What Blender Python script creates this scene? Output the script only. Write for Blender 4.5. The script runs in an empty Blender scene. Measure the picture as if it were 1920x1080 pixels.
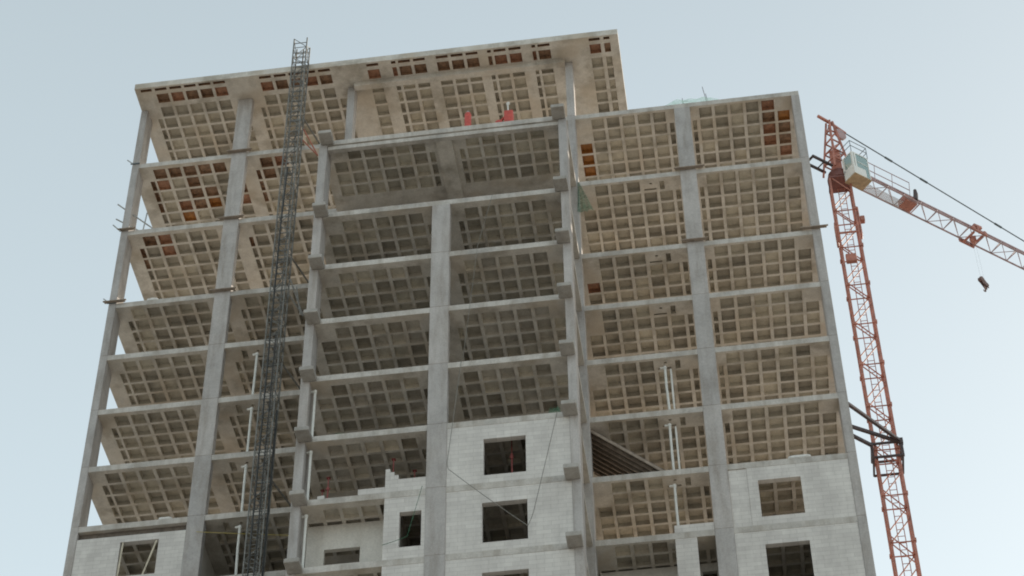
import bpy, math, random
from mathutils import Matrix, Vector

sc = bpy.context.scene
COL = sc.collection
random.seed(11)

# ------------------------------------------------------------------ camera
ZG = 69.6726                      # height of floor level 4 above the ground
YAW, PITCH, ROLL = 0.1266, 0.7888, -0.0145
CAM = Vector((27.5475, -68.7724, 1.6))
_fw = Vector((-math.sin(YAW) * math.cos(PITCH), math.cos(YAW) * math.cos(PITCH), math.sin(PITCH)))
_rt = Vector((math.cos(YAW), math.sin(YAW), 0))
_up = _rt.cross(_fw)
_r2 = math.cos(ROLL) * _rt + math.sin(ROLL) * _up
_u2 = -math.sin(ROLL) * _rt + math.cos(ROLL) * _up
cam = bpy.data.cameras.new('camera')
cam.sensor_width = 36.0
cam.lens = 36.0 * 4105.24 / 1920.0
cam.clip_start = 0.5
cam.clip_end = 8000
cam_ob = bpy.data.objects.new('camera', cam)
COL.objects.link(cam_ob)
cam_ob.matrix_world = Matrix(((_r2.x, _u2.x, -_fw.x, CAM.x), (_r2.y, _u2.y, -_fw.y, CAM.y),
                              (_r2.z, _u2.z, -_fw.z, CAM.z), (0, 0, 0, 1)))
sc.camera = cam_ob

# ------------------------------------------------------------------ sky, sun, exposure
SUN_AZ, SUN_EL = math.radians(45), math.radians(24)      # azimuth from +Y towards +X: behind the tower, to the right
world = bpy.data.worlds.new('World')
sc.world = world
world.use_nodes = True
wn = world.node_tree
sky = wn.nodes.new('ShaderNodeTexSky')
sky.sky_type = 'NISHITA'
sky.sun_disc = False
sky.sun_elevation = SUN_EL
sky.sun_rotation = SUN_AZ
sky.air_density = 1.0
sky.dust_density = 3.2
sky.ozone_density = 1.0
bg = wn.nodes['Background']
bg.inputs['Strength'].default_value = 0.064
haze_mix = wn.nodes.new('ShaderNodeMix')                  # thin high haze: pale veil over the clear sky
haze_mix.data_type = 'RGBA'
haze_mix.blend_type = 'ADD'
haze_mix.clamp_result = False
haze_mix.inputs['Factor'].default_value = 1.0
veil_dir = wn.nodes.new('ShaderNodeTexCoord')
veil_z = wn.nodes.new('ShaderNodeSeparateXYZ')
wn.links.new(veil_dir.outputs['Generated'], veil_z.inputs['Vector'])
veil_f = wn.nodes.new('ShaderNodeMapRange')               # the veil thickens evenly towards the horizon
veil_f.inputs['From Min'].default_value = 0.0
veil_f.inputs['From Max'].default_value = 1.0
veil_f.inputs['To Min'].default_value = 2.05
veil_f.inputs['To Max'].default_value = 0.69
wn.links.new(veil_z.outputs['Z'], veil_f.inputs['Value'])
veil = wn.nodes.new('ShaderNodeVectorMath')
veil.operation = 'SCALE'
veil.inputs[0].default_value = (7.05, 8.1, 8.1)
wn.links.new(veil_f.outputs['Result'], veil.inputs['Scale'])
wn.links.new(veil.outputs['Vector'], haze_mix.inputs['B'])
wn.links.new(sky.outputs['Color'], haze_mix.inputs['A'])
wn.links.new(haze_mix.outputs['Result'], bg.inputs['Color'])

sun = bpy.data.lights.new('sun', 'SUN')
sun.energy = 5.0
sun.angle = math.radians(0.5)
sun.color = (1.0, 0.90, 0.76)
sun_ob = bpy.data.objects.new('sun', sun)
COL.objects.link(sun_ob)
sd = Vector((math.sin(SUN_AZ) * math.cos(SUN_EL), math.cos(SUN_AZ) * math.cos(SUN_EL), math.sin(SUN_EL)))
sun_ob.rotation_euler = sd.to_track_quat('Z', 'Y').to_euler()
sun_ob.location = (60, 60, 120)

sc.view_settings.view_transform = 'Standard'
sc.view_settings.look = 'None'
sc.view_settings.exposure = 0.0
sc.view_settings.gamma = 1.0
sc.view_settings.use_curve_mapping = False
sc.render.engine = 'CYCLES'
sc.cycles.filter_width = 1.9
sc.cycles.max_bounces = 10
sc.cycles.diffuse_bounces = 6

# ------------------------------------------------------------------ materials
def nodes_of(name):
    m = bpy.data.materials.new(name)
    m.use_nodes = True
    nt = m.node_tree
    return m, nt, nt.nodes['Principled BSDF']

def N(nt, kind, **kw):
    n = nt.nodes.new(kind)
    for k, v in kw.items():
        setattr(n, k, v)
    return n

def ramp(nt, src, stops):
    r = nt.nodes.new('ShaderNodeValToRGB')
    e = r.color_ramp.elements
    while len(e) < len(stops):
        e.new(0.5)
    for el, (p, c) in zip(e, stops):
        el.position = p
        el.color = (*c, 1)
    nt.links.new(src, r.inputs['Fac'])
    return r

def mixc(nt, fac, a, b, blend='MIX'):
    m = nt.nodes.new('ShaderNodeMix')
    m.data_type = 'RGBA'
    m.blend_type = blend
    for key, v in (('Factor', fac), ('A', a), ('B', b)):
        if hasattr(v, 'is_linked'):
            nt.links.new(v, m.inputs[key])
        elif key == 'Factor':
            m.inputs[key].default_value = v
        else:
            m.inputs[key].default_value = (*v, 1)
    return m.outputs['Result']

def wpos(nt):
    g = nt.nodes.new('ShaderNodeNewGeometry')
    return g.outputs['Position']

def noise(nt, vec, scale, detail=4, rough=0.6, stretch=None):
    if stretch:
        mp = nt.nodes.new('ShaderNodeMapping')
        mp.inputs['Scale'].default_value = stretch
        nt.links.new(vec, mp.inputs['Vector'])
        vec = mp.outputs['Vector']
    n = nt.nodes.new('ShaderNodeTexNoise')
    n.inputs['Scale'].default_value = scale
    n.inputs['Detail'].default_value = detail
    n.inputs['Roughness'].default_value = rough
    nt.links.new(vec, n.inputs['Vector'])
    return n.outputs['Fac']

def concrete(name, base, var=0.25, stain=(0.55, 0.5, 0.44), stain_amt=0.5, warm=None, rough=0.9, tint=False, patch=False):
    m, nt, bs = nodes_of(name)
    p = wpos(nt)
    lo = tuple(c * (1 - var) for c in base)
    hi = tuple(min(1, c * (1 + var * 0.6)) for c in base)
    a = ramp(nt, noise(nt, p, 0.9, 6, 0.65), [(0.3, lo), (0.5, base), (0.72, hi)]).outputs['Color']
    s = ramp(nt, noise(nt, p, 1.0, 5, 0.6, (2.2, 2.2, 0.35)), [(0.45, (0, 0, 0)), (0.75, (stain_amt,) * 3)]).outputs['Color']
    c = mixc(nt, s, a, tuple(b * k for b, k in zip(base, stain)))
    f = ramp(nt, noise(nt, p, 14, 3, 0.7), [(0.3, (0.86,) * 3), (0.7, (1.06,) * 3)]).outputs['Color']
    c = mixc(nt, 1.0, c, f, 'MULTIPLY')
    if patch:                          # old water marks
        w = ramp(nt, noise(nt, p, 0.8, 4, 0.55), [(0.36, (0.74, 0.72, 0.69)), (0.50, (1, 1, 1)), (0.56, (1.02, 1.02, 1.02))]).outputs['Color']
        c = mixc(nt, 1.0, c, w, 'MULTIPLY')
    if warm:
        w = ramp(nt, noise(nt, p, 0.55, 3, 0.5), [(0.5, (0, 0, 0)), (0.66, (0.55,) * 3)]).outputs['Color']
        c = mixc(nt, w, c, warm)
    if tint == 'object':
        oi = nt.nodes.new('ShaderNodeObjectInfo')
        r = ramp(nt, oi.outputs['Random'], [(0, (0.66, 0.63, 0.57)), (0.5, (0.95, 0.94, 0.93)), (1, (1.18, 1.15, 1.08))])
        c = mixc(nt, 1.0, c, r.outputs['Color'], 'MULTIPLY')
    elif tint == 'slight':
        oi = nt.nodes.new('ShaderNodeObjectInfo')
        r = ramp(nt, oi.outputs['Random'], [(0, (0.90, 0.905, 0.91)), (1, (1.05, 1.04, 1.03))])
        c = mixc(nt, 1.0, c, r.outputs['Color'], 'MULTIPLY')
    elif tint == 'attr':
        at = nt.nodes.new('ShaderNodeAttribute')
        at.attribute_name = 'tint'
        c = mixc(nt, 1.0, c, at.outputs['Color'], 'MULTIPLY')
    nt.links.new(c, bs.inputs['Base Color'])
    bs.inputs['Roughness'].default_value = rough
    bs.inputs['Specular IOR Level'].default_value = 0.25
    b = nt.nodes.new('ShaderNodeBump')
    b.inputs['Strength'].default_value = 0.5
    b.inputs['Distance'].default_value = 0.02
    nt.links.new(noise(nt, p, 7, 5, 0.7), b.inputs['Height'])
    nt.links.new(b.outputs['Normal'], bs.inputs['Normal'])
    return m

def plain(name, base, rough=0.6, metal=0.0, var=0.3, scale=6.0, wear=None, spec=0.4, wear_at=0.6):
    m, nt, bs = nodes_of(name)
    p = wpos(nt)
    c = ramp(nt, noise(nt, p, scale, 5, 0.65), [(0.3, tuple(x * (1 - var) for x in base)), (0.7, tuple(min(1, x * (1 + var)) for x in base))]).outputs['Color']
    if wear:
        w = ramp(nt, noise(nt, p, scale * 2.3, 5, 0.7), [(wear_at, (0, 0, 0)), (wear_at + 0.08, (0.9,) * 3)]).outputs['Color']
        c = mixc(nt, w, c, wear)
    nt.links.new(c, bs.inputs['Base Color'])
    bs.inputs['Roughness'].default_value = rough
    bs.inputs['Metallic'].default_value = metal
    bs.inputs['Specular IOR Level'].default_value = spec
    return m

def block_mat():
    m, nt, bs = nodes_of('aerated_block')
    p = wpos(nt)
    mp = nt.nodes.new('ShaderNodeMapping')
    mp.inputs['Rotation'].default_value = (math.radians(90), 0, 0)
    nt.links.new(p, mp.inputs['Vector'])
    br = nt.nodes.new('ShaderNodeTexBrick')
    br.inputs['Scale'].default_value = 1.0
    br.inputs['Brick Width'].default_value = 0.6
    br.inputs['Row Height'].default_value = 0.2
    br.inputs['Mortar Size'].default_value = 0.008
    br.inputs['Mortar Smooth'].default_value = 0.4
    br.inputs['Bias'].default_value = -0.1
    br.inputs['Color1'].default_value = (0.65, 0.615, 0.58, 1)
    br.inputs['Color2'].default_value = (0.585, 0.55, 0.52, 1)
    br.inputs['Mortar'].default_value = (0.47, 0.44, 0.41, 1)
    nt.links.new(mp.outputs['Vector'], br.inputs['Vector'])
    c = br.outputs['Color']
    s = ramp(nt, noise(nt, p, 1.0, 6, 0.65, (1.2, 1.2, 0.5)), [(0.4, (0.86, 0.855, 0.85)), (0.65, (1.03, 1.03, 1.02))]).outputs['Color']
    c = mixc(nt, 1.0, c, s, 'MULTIPLY')
    d = ramp(nt, noise(nt, p, 2.2, 5, 0.7, (3, 3, 0.25)), [(0.58, (0, 0, 0)), (0.74, (0.35,) * 3)]).outputs['Color']
    c = mixc(nt, d, c, (0.42, 0.40, 0.37))
    nt.links.new(c, bs.inputs['Base Color'])
    bs.inputs['Roughness'].default_value = 0.95
    bs.inputs['Specular IOR Level'].default_value = 0.15
    b = nt.nodes.new('ShaderNodeBump')
    b.inputs['Strength'].default_value = 0.35
    b.inputs['Distance'].default_value = 0.006
    inv = N(nt, 'ShaderNodeMath', operation='SUBTRACT')
    inv.inputs[0].default_value = 1.0
    nt.links.new(br.outputs['Fac'], inv.inputs[1])
    nt.links.new(inv.outputs[0], b.inputs['Height'])
    nt.links.new(b.outputs['Normal'], bs.inputs['Normal'])
    return m

M = {}
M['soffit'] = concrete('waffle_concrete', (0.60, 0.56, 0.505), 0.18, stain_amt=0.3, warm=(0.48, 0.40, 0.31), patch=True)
M['column'] = concrete('column_concrete', (0.455, 0.425, 0.405), 0.16, stain_amt=0.7, tint='slight')
M['edge'] = concrete('slab_edge_concrete', (0.51, 0.475, 0.435), 0.3, stain_amt=0.7)
M['stub'] = concrete('stub_concrete', (0.39, 0.365, 0.335), 0.25, stain_amt=0.5)
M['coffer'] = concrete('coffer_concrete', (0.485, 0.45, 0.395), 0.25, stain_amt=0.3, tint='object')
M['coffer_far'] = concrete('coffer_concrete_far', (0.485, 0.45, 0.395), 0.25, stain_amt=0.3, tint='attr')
M['block'] = block_mat()
M['plaster'] = concrete('rendered_wall', (0.66, 0.625, 0.57), 0.12, stain_amt=0.3)
M['brown'] = plain('brown_formwork_pan', (0.23, 0.135, 0.08), 0.5, var=0.5, scale=5, wear=(0.24, 0.18, 0.13))
M['rust'] = plain('rust_red_formwork_pan', (0.30, 0.15, 0.088), 0.5, var=0.4, scale=5, wear=(0.30, 0.2, 0.14))
M['orange'] = plain('orange_formwork_pan', (0.30, 0.125, 0.03), 0.45, var=0.4, scale=5, wear=(0.36, 0.24, 0.12))
M['crane'] = plain('faded_crane_paint', (0.41, 0.165, 0.12), 0.5, var=0.35, scale=3, wear=(0.28, 0.17, 0.12), wear_at=0.62)
M['crane_dark'] = plain('dark_crane_steel', (0.07, 0.05, 0.05), 0.5, var=0.4, scale=4, wear=(0.2, 0.08, 0.05))
M['ring'] = plain('dark_red_ring_paint', (0.17, 0.062, 0.05), 0.5, var=0.35, scale=4, wear=(0.2, 0.13, 0.1))
M['hook'] = plain('brown_hook_paint', (0.17, 0.105, 0.09), 0.6, var=0.35, scale=6)
M['jib'] = plain('weathered_jib_paint', (0.39, 0.265, 0.26), 0.55, var=0.3, scale=3, wear=(0.3, 0.27, 0.27), wear_at=0.55)
M['steel'] = plain('dark_hoist_steel', (0.17, 0.165, 0.152), 0.6, metal=0.1, var=0.4, scale=5, wear=(0.2, 0.17, 0.14), wear_at=0.6)
M['galv'] = plain('galvanised_steel', (0.35, 0.35, 0.34), 0.5, metal=0.4, var=0.25)
M['grey_steel'] = plain('grey_scaffold_tube', (0.13, 0.15, 0.16), 0.5, metal=0.4, var=0.3)
M['white'] = plain('white_cab_paint', (0.74, 0.73, 0.69), 0.4, var=0.08, scale=3, wear=(0.5, 0.44, 0.36), wear_at=0.66)
M['cab_floor'] = plain('tan_cab_floor', (0.42, 0.31, 0.19), 0.7, var=0.25)
M['pvc'] = plain('pale_plastic_pipe', (0.66, 0.65, 0.61), 0.45, var=0.1, scale=2, wear=(0.45, 0.42, 0.37), wear_at=0.64)
M['prop'] = plain('rusty_red_prop', (0.24, 0.06, 0.055), 0.6, var=0.3, scale=6, wear=(0.2, 0.12, 0.1), wear_at=0.6)
M['red'] = plain('red_paint', (0.50, 0.075, 0.055), 0.45, var=0.25, scale=6, wear=(0.3, 0.12, 0.1), wear_at=0.66)
M['timber'] = plain('weathered_timber', (0.12, 0.095, 0.075), 0.8, var=0.4, scale=4, wear=(0.22, 0.18, 0.14), wear_at=0.58)
M['rib'] = plain('grey_timber_rib', (0.29, 0.235, 0.19), 0.8, var=0.3, scale=4)
M['pale_timber'] = plain('pale_timber', (0.5, 0.44, 0.34), 0.75, var=0.25, scale=4)
M['sack'] = plain('white_woven_sack', (0.70, 0.69, 0.66), 0.8, var=0.12, scale=5)
M['rope'] = plain('grey_rope', (0.20, 0.19, 0.17), 0.9, var=0.2)
M['string'] = plain('yellow_string', (0.45, 0.36, 0.10), 0.9, var=0.2)
M['rubber'] = plain('black_cable', (0.04, 0.04, 0.039), 0.6, var=0.3)

def glass_mat():
    m, nt, bs = nodes_of('cab_glass')
    bs.inputs['Base Color'].default_value = (0.16, 0.27, 0.245, 1)
    bs.inputs['Roughness'].default_value = 0.12
    bs.inputs['Transmission Weight'].default_value = 0.22
    bs.inputs['IOR'].default_value = 1.15
    return m
M['glass'] = glass_mat()

def grating_mat():
    m, nt, bs = nodes_of('open_walkway_grating')
    p = wpos(nt)
    bs.inputs['Base Color'].default_value = (0.55, 0.50, 0.50, 1)
    bs.inputs['Roughness'].default_value = 0.6
    ck = nt.nodes.new('ShaderNodeTexChecker')
    ck.inputs['Scale'].default_value = 28
    nt.links.new(p, ck.inputs['Vector'])
    a = ramp(nt, ck.outputs['Fac'], [(0.4, (0.15,) * 3), (0.6, (0.65,) * 3)]).outputs['Color']
    nt.links.new(a, bs.inputs['Alpha'])
    return m
M['grating'] = grating_mat()

def net_mat():
    m, nt, bs = nodes_of('green_debris_net')
    tc = nt.nodes.new('ShaderNodeTexCoord')
    n = noise(nt, wpos(nt), 9, 4, 0.7)
    bs.inputs['Base Color'].default_value = (0.05, 0.16, 0.09, 1)
    bs.inputs['Roughness'].default_value = 0.8
    a = ramp(nt, n, [(0.35, (0.3,) * 3), (0.65, (0.7,) * 3)]).outputs['Color']
    nt.links.new(a, bs.inputs['Alpha'])
    return m
M['net'] = net_mat()

def sheet_mat():
    m, nt, bs = nodes_of('pale_green_sheet')
    n = noise(nt, wpos(nt), 3, 4, 0.7)
    c = ramp(nt, n, [(0.3, (0.30, 0.55, 0.38)), (0.7, (0.48, 0.70, 0.54))]).outputs['Color']
    nt.links.new(c, bs.inputs['Base Color'])
    bs.inputs['Roughness'].default_value = 0.5
    bs.inputs['Transmission Weight'].default_value = 0.0
    a = ramp(nt, noise(nt, wpos(nt), 6, 3, 0.6), [(0.3, (0.25,) * 3), (0.7, (0.65,) * 3)]).outputs['Color']
    nt.links.new(a, bs.inputs['Alpha'])
    return m
M['sheet'] = sheet_mat()

def ground_mat():
    m, nt, bs = nodes_of('dusty_ground')
    p = wpos(nt)
    c = ramp(nt, noise(nt, p, 0.05, 7, 0.7), [(0.3, (0.26, 0.245, 0.225)), (0.7, (0.39, 0.37, 0.34))]).outputs['Color']
    f = ramp(nt, noise(nt, p, 2.0, 5, 0.7), [(0.3, (0.8,) * 3), (0.7, (1.1,) * 3)]).outputs['Color']
    nt.links.new(mixc(nt, 1.0, c, f, 'MULTIPLY'), bs.inputs['Base Color'])
    bs.inputs['Roughness'].default_value = 0.95
    bs.inputs['Specular IOR Level'].default_value = 0.1
    return m
M['ground'] = ground_mat()

# ------------------------------------------------------------------ mesh helpers
class MB:
    def __init__(self):
        self.v, self.f, self.m = [], [], []
    def quad(self, a, b, c, d, mi=0):
        n = len(self.v)
        self.v += [tuple(a), tuple(b), tuple(c), tuple(d)]
        self.f.append((n, n + 1, n + 2, n + 3))
        self.m.append(mi)
    def poly(self, pts, mi=0):
        n = len(self.v)
        self.v += [tuple(p) for p in pts]
        self.f.append(tuple(range(n, n + len(pts))))
        self.m.append(mi)
    def box(self, x0, x1, y0, y1, z0, z1, mi=0):
        n = len(self.v)
        self.v += [(x0, y0, z0), (x1, y0, z0), (x1, y1, z0), (x0, y1, z0), (x0, y0, z1), (x1, y0, z1), (x1, y1, z1), (x0, y1, z1)]
        for q in ((0, 3, 2, 1), (4, 5, 6, 7), (0, 1, 5, 4), (1, 2, 6, 5), (2, 3, 7, 6), (3, 0, 4, 7)):
            self.f.append(tuple(n + i for i in q))
            self.m.append(mi)
    def beam(self, p, q, w, h=None, mi=0):
        """square bar from p to q"""
        p, q = Vector(p), Vector(q)
        h = h or w
        d = (q - p).normalized()
        ref = Vector((0, 0, 1)) if abs(d.z) < 0.95 else Vector((0, 1, 0))
        s = d.cross(ref).normalized() * (w / 2)
        u = s.cross(d).normalized() * (h / 2)
        n = len(self.v)
        for b in (p, q):
            self.v += [tuple(b - s - u), tuple(b + s - u), tuple(b + s + u), tuple(b - s + u)]
        for f in ((3, 2, 1, 0), (4, 5, 6, 7), (0, 1, 5, 4), (1, 2, 6, 5), (2, 3, 7, 6), (3, 0, 4, 7)):
            self.f.append(tuple(n + i for i in f))
            self.m.append(mi)
    def tube(self, pts, r, seg=8, mi=0, caps=True):
        pts = [Vector(p) for p in pts]
        rad = r if isinstance(r, (list, tuple)) else [r] * len(pts)
        n = len(self.v)
        for i, p in enumerate(pts):
            d = (pts[min(i + 1, len(pts) - 1)] - pts[max(i - 1, 0)]).normalized()
            ref = Vector((0, 0, 1)) if abs(d.z) < 0.95 else Vector((0, 1, 0))
            s = d.cross(ref).normalized()
            u = s.cross(d).normalized()
            for k in range(seg):
                a = 2 * math.pi * k / seg
                self.v.append(tuple(p + (s * math.cos(a) + u * math.sin(a)) * rad[i]))
        for i in range(len(pts) - 1):
            for k in range(seg):
                a, b = n + i * seg + k, n + i * seg + (k + 1) % seg
                self.f.append((a, b, b + seg, a + seg))
                self.m.append(mi)
        if caps:
            self.f.append(tuple(n + k for k in reversed(range(seg))))
            self.m.append(mi)
            e = n + (len(pts) - 1) * seg
            self.f.append(tuple(e + k for k in range(seg)))
            self.m.append(mi)
    def mesh(self, name, mats):
        me = bpy.data.meshes.new(name)
        me.from_pydata(self.v, [], self.f)
        for mt in (mats if isinstance(mats, (list, tuple)) else [mats]):
            me.materials.append(mt)
        me.polygons.foreach_set('material_index', self.m)
        me.update()
        return me
    def build(self, name, mats, parent=None, loc=(0, 0, 0)):
        return link(name, self.mesh(name, mats), parent, loc)

def link(name, me, parent=None, loc=(0, 0, 0)):
    o = bpy.data.objects.new(name, me)
    COL.objects.link(o)
    o.location = loc
    if parent:
        o.parent = parent
    return o

def tag(o, label=None, cat=None, group=None, kind=None):
    if label: o['label'] = label
    if cat: o['category'] = cat
    if group: o['group'] = group
    if kind: o['kind'] = kind
    return o

def thing(name, label, cat, loc=(0, 0, 0), group=None):
    o = bpy.data.objects.new(name, None)
    COL.objects.link(o)
    o.location = loc
    o.empty_display_size = 0.3
    return tag(o, label, cat, group)

def bevel(o, w=0.02, seg=2):
    b = o.modifiers.new('bevel', 'BEVEL')
    b.width = w
    b.segments = seg
    b.limit_method = 'ANGLE'
    b.angle_limit = math.radians(40)

# ------------------------------------------------------------------ ground
g = MB()
g.quad((-3000, -3000, 0), (3000, -3000, 0), (3000, 3000, 0), (-3000, 3000, 0))
tag(g.build('ground', M['ground']), kind='structure')

# ------------------------------------------------------------------ the tower
LV = {'R': 17.6, 1: 13.008, 2: 8.199, 3: 3.3215, 4: 0.0, 5: -3.3, 6: -6.6, 7: -9.9, 8: -13.2, 9: -16.53}
for k in range(10, 25):
    LV[k] = -16.53 - 3.297 * (k - 9)
Z = {k: v + ZG for k, v in LV.items()}
YC, YO, D = -4.19, -1.46, 6.6
X6, XR = 32.79, 24.40
CX0, CX1 = 10.52, 21.90
TOP, BOT = 0.11, 0.18               # slab edge above and below its level line

tower = thing('tower_block', 'unfinished concrete tower with open waffle ceilings and white block walls low down', 'building', (16, 4, 0))
T = (-16, -4, 0)                     # tower parts are written in world coordinates

def tp(mb, name, mats, parent=None):
    """a part of the tower"""
    if parent is None:
        return mb.build(name, mats, tower, T)
    return mb.build(name, mats, parent)

STEP = 0.75
OPEN = 0.62
# coffer columns: (x0, x1, first row)
LEFT = [(0.68, 0.90, 1)] + [(1.0 + STEP * i, 1.6 + STEP * i, 0) for i in range(5)] + [(4.75, 5.33, 1)] + \
       [(6.02, 6.22, 1)] + [(6.35 + STEP * i, 6.95 + STEP * i, 0) for i in range(5)] + [(10.1, 10.5, 1)]
RIGHT = [(22.06, 22.63, 2)] + [(22.75 + STEP * i, 23.35 + STEP * i, 0) for i in range(5)] + [(26.5, 26.72, 1), (27.62, 27.82, 1)] + \
        [(27.98 + STEP * i, 28.58 + STEP * i, 0) for i in range(5)] + [(31.73, 32.30, 1)]
MIDDLE = [(10.96, 11.56, 1)] + [(11.7 + STEP * i, 12.3 + STEP * i, 0) for i in range(5)] + [(15.44, 15.68, 1), (16.84, 17.06, 1)] + \
         [(17.2 + STEP * i, 17.8 + STEP * i, 0) for i in range(5)] + [(20.95, 21.48, 1)]
ROOFMID = [(11.8, 12.4), (13.05, 13.27), (13.4, 14.0), (14.15, 14.75), (15.3, 15.9), (16.05, 16.65), (16.8, 17.4), (17.88, 18.07),
           (18.2, 18.8), (18.95, 19.55), (20.1, 20.28), (20.4, 21.0), (22.95, 23.5), (23.68, 23.98)]

coffers = []      # (level, parent slab, x0, x1, y0, y1, z bottom, colour, front y of the wing)

def soffit(mb, x0, x1, y0, y1, z, holes, mi=0):
    xs = sorted({x0, x1, *[h[0] for h in holes], *[h[1] for h in holes]})
    ys = sorted({y0, y1, *[h[2] for h in holes], *[h[3] for h in holes]})
    for j in range(len(ys) - 1):
        cy = (ys[j] + ys[j + 1]) / 2
        start = None
        row = [h for h in holes if h[2] < cy < h[3]]
        for i in range(len(xs) - 1):
            cx = (xs[i] + xs[i + 1]) / 2
            solid = not any(h[0] < cx < h[1] for h in row)
            if solid and start is None:
                start = xs[i]
            if (not solid or i == len(xs) - 2) and start is not None:
                end = xs[i + 1] if solid else xs[i]
                mb.quad((start, ys[j], z), (start, ys[j + 1], z), (end, ys[j + 1], z), (end, ys[j], z), mi)
                start = None

def hole_rows(cols, y0, ymax, level, wing):
    out = []
    for ci, (a, b, first) in enumerate(cols):
        r = 0
        while True:
            ya = y0 + STEP * r
            if ya + OPEN > ymax:
                break
            if r >= first:
                out.append((a, b, ya, ya + OPEN, ci, r))
            r += 1
    # the pipe shaft bay in the right wing: a solid patch with a slot in the first row
    if wing == 'R' and level in (2, 3, 4, 5, 6, 7, 8, 9):
        out = [h for h in out if not (h[5] == 0 and h[4] in (4, 5))]
        out.append((25.03, 25.6, y0 + 0.50, y0 + 0.60, 4, 0))
        out.append((25.78, 26.0, y0 + 0.1, y0 + OPEN, 5, 0))
        out.append((25.30, 25.42, y0 + 0.14, y0 + 0.24, 4, 0))
    if wing == 'L' and level in (4, 5, 6, 7, 8, 9):
        out = [h for h in out if not (h[5] == 0 and h[4] in (8, 9))]
        out.append((6.45, 6.7, y0 + 0.05, y0 + OPEN, 8, 0))
        out.append((7.05, 7.62, y0 + 0.50, y0 + 0.60, 9, 0))
        out.append((7.15, 7.27, y0 + 0.12, y0 + 0.22, 9, 0))
    return out

COLOUR = {}
def paint(level, wing, cells, code):
    for c in cells:
        COLOUR[(level, wing) + c] = code
paint(1, 'L', [(i, 0) for i in range(1, 6)], 'brown')
paint(1, 'L', [(0, 1), (0, 2), (0, 3), (3, 1), (3, 2), (4, 2), (3, 3), (6, 1), (6, 2), (7, 1), (7, 2), (7, 3), (8, 0), (8, 1), (12, 0)], 'brown')
paint(1, 'L', [(1, 1), (2, 3), (9, 0), (6, 3)], 'rust')
paint(1, 'L', [(4, 3), (2, 4)], 'orange')
paint(2, 'L', [(1, 0), (0, 1), (0, 2), (7, 1)], 'brown')
paint(2, 'L', [(2, 0), (2, 1)], 'rust')
paint(1, 'R', [(0, 2), (0, 3), (0, 4)], 'orange')
paint(1, 'R', [(12, 0), (12, 2), (12, 3), (13, 1), (13, 4)], 'rust')
paint(1, 'R', [(12, 1), (13, 2), (13, 3)], 'brown')
paint(1, 'R', [(13, 1)], 'orange')
paint(3, 'R', [(0, 2)], 'rust')
paint(2, 'L', [(12, 3), (11, 4)], 'orange')

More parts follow.
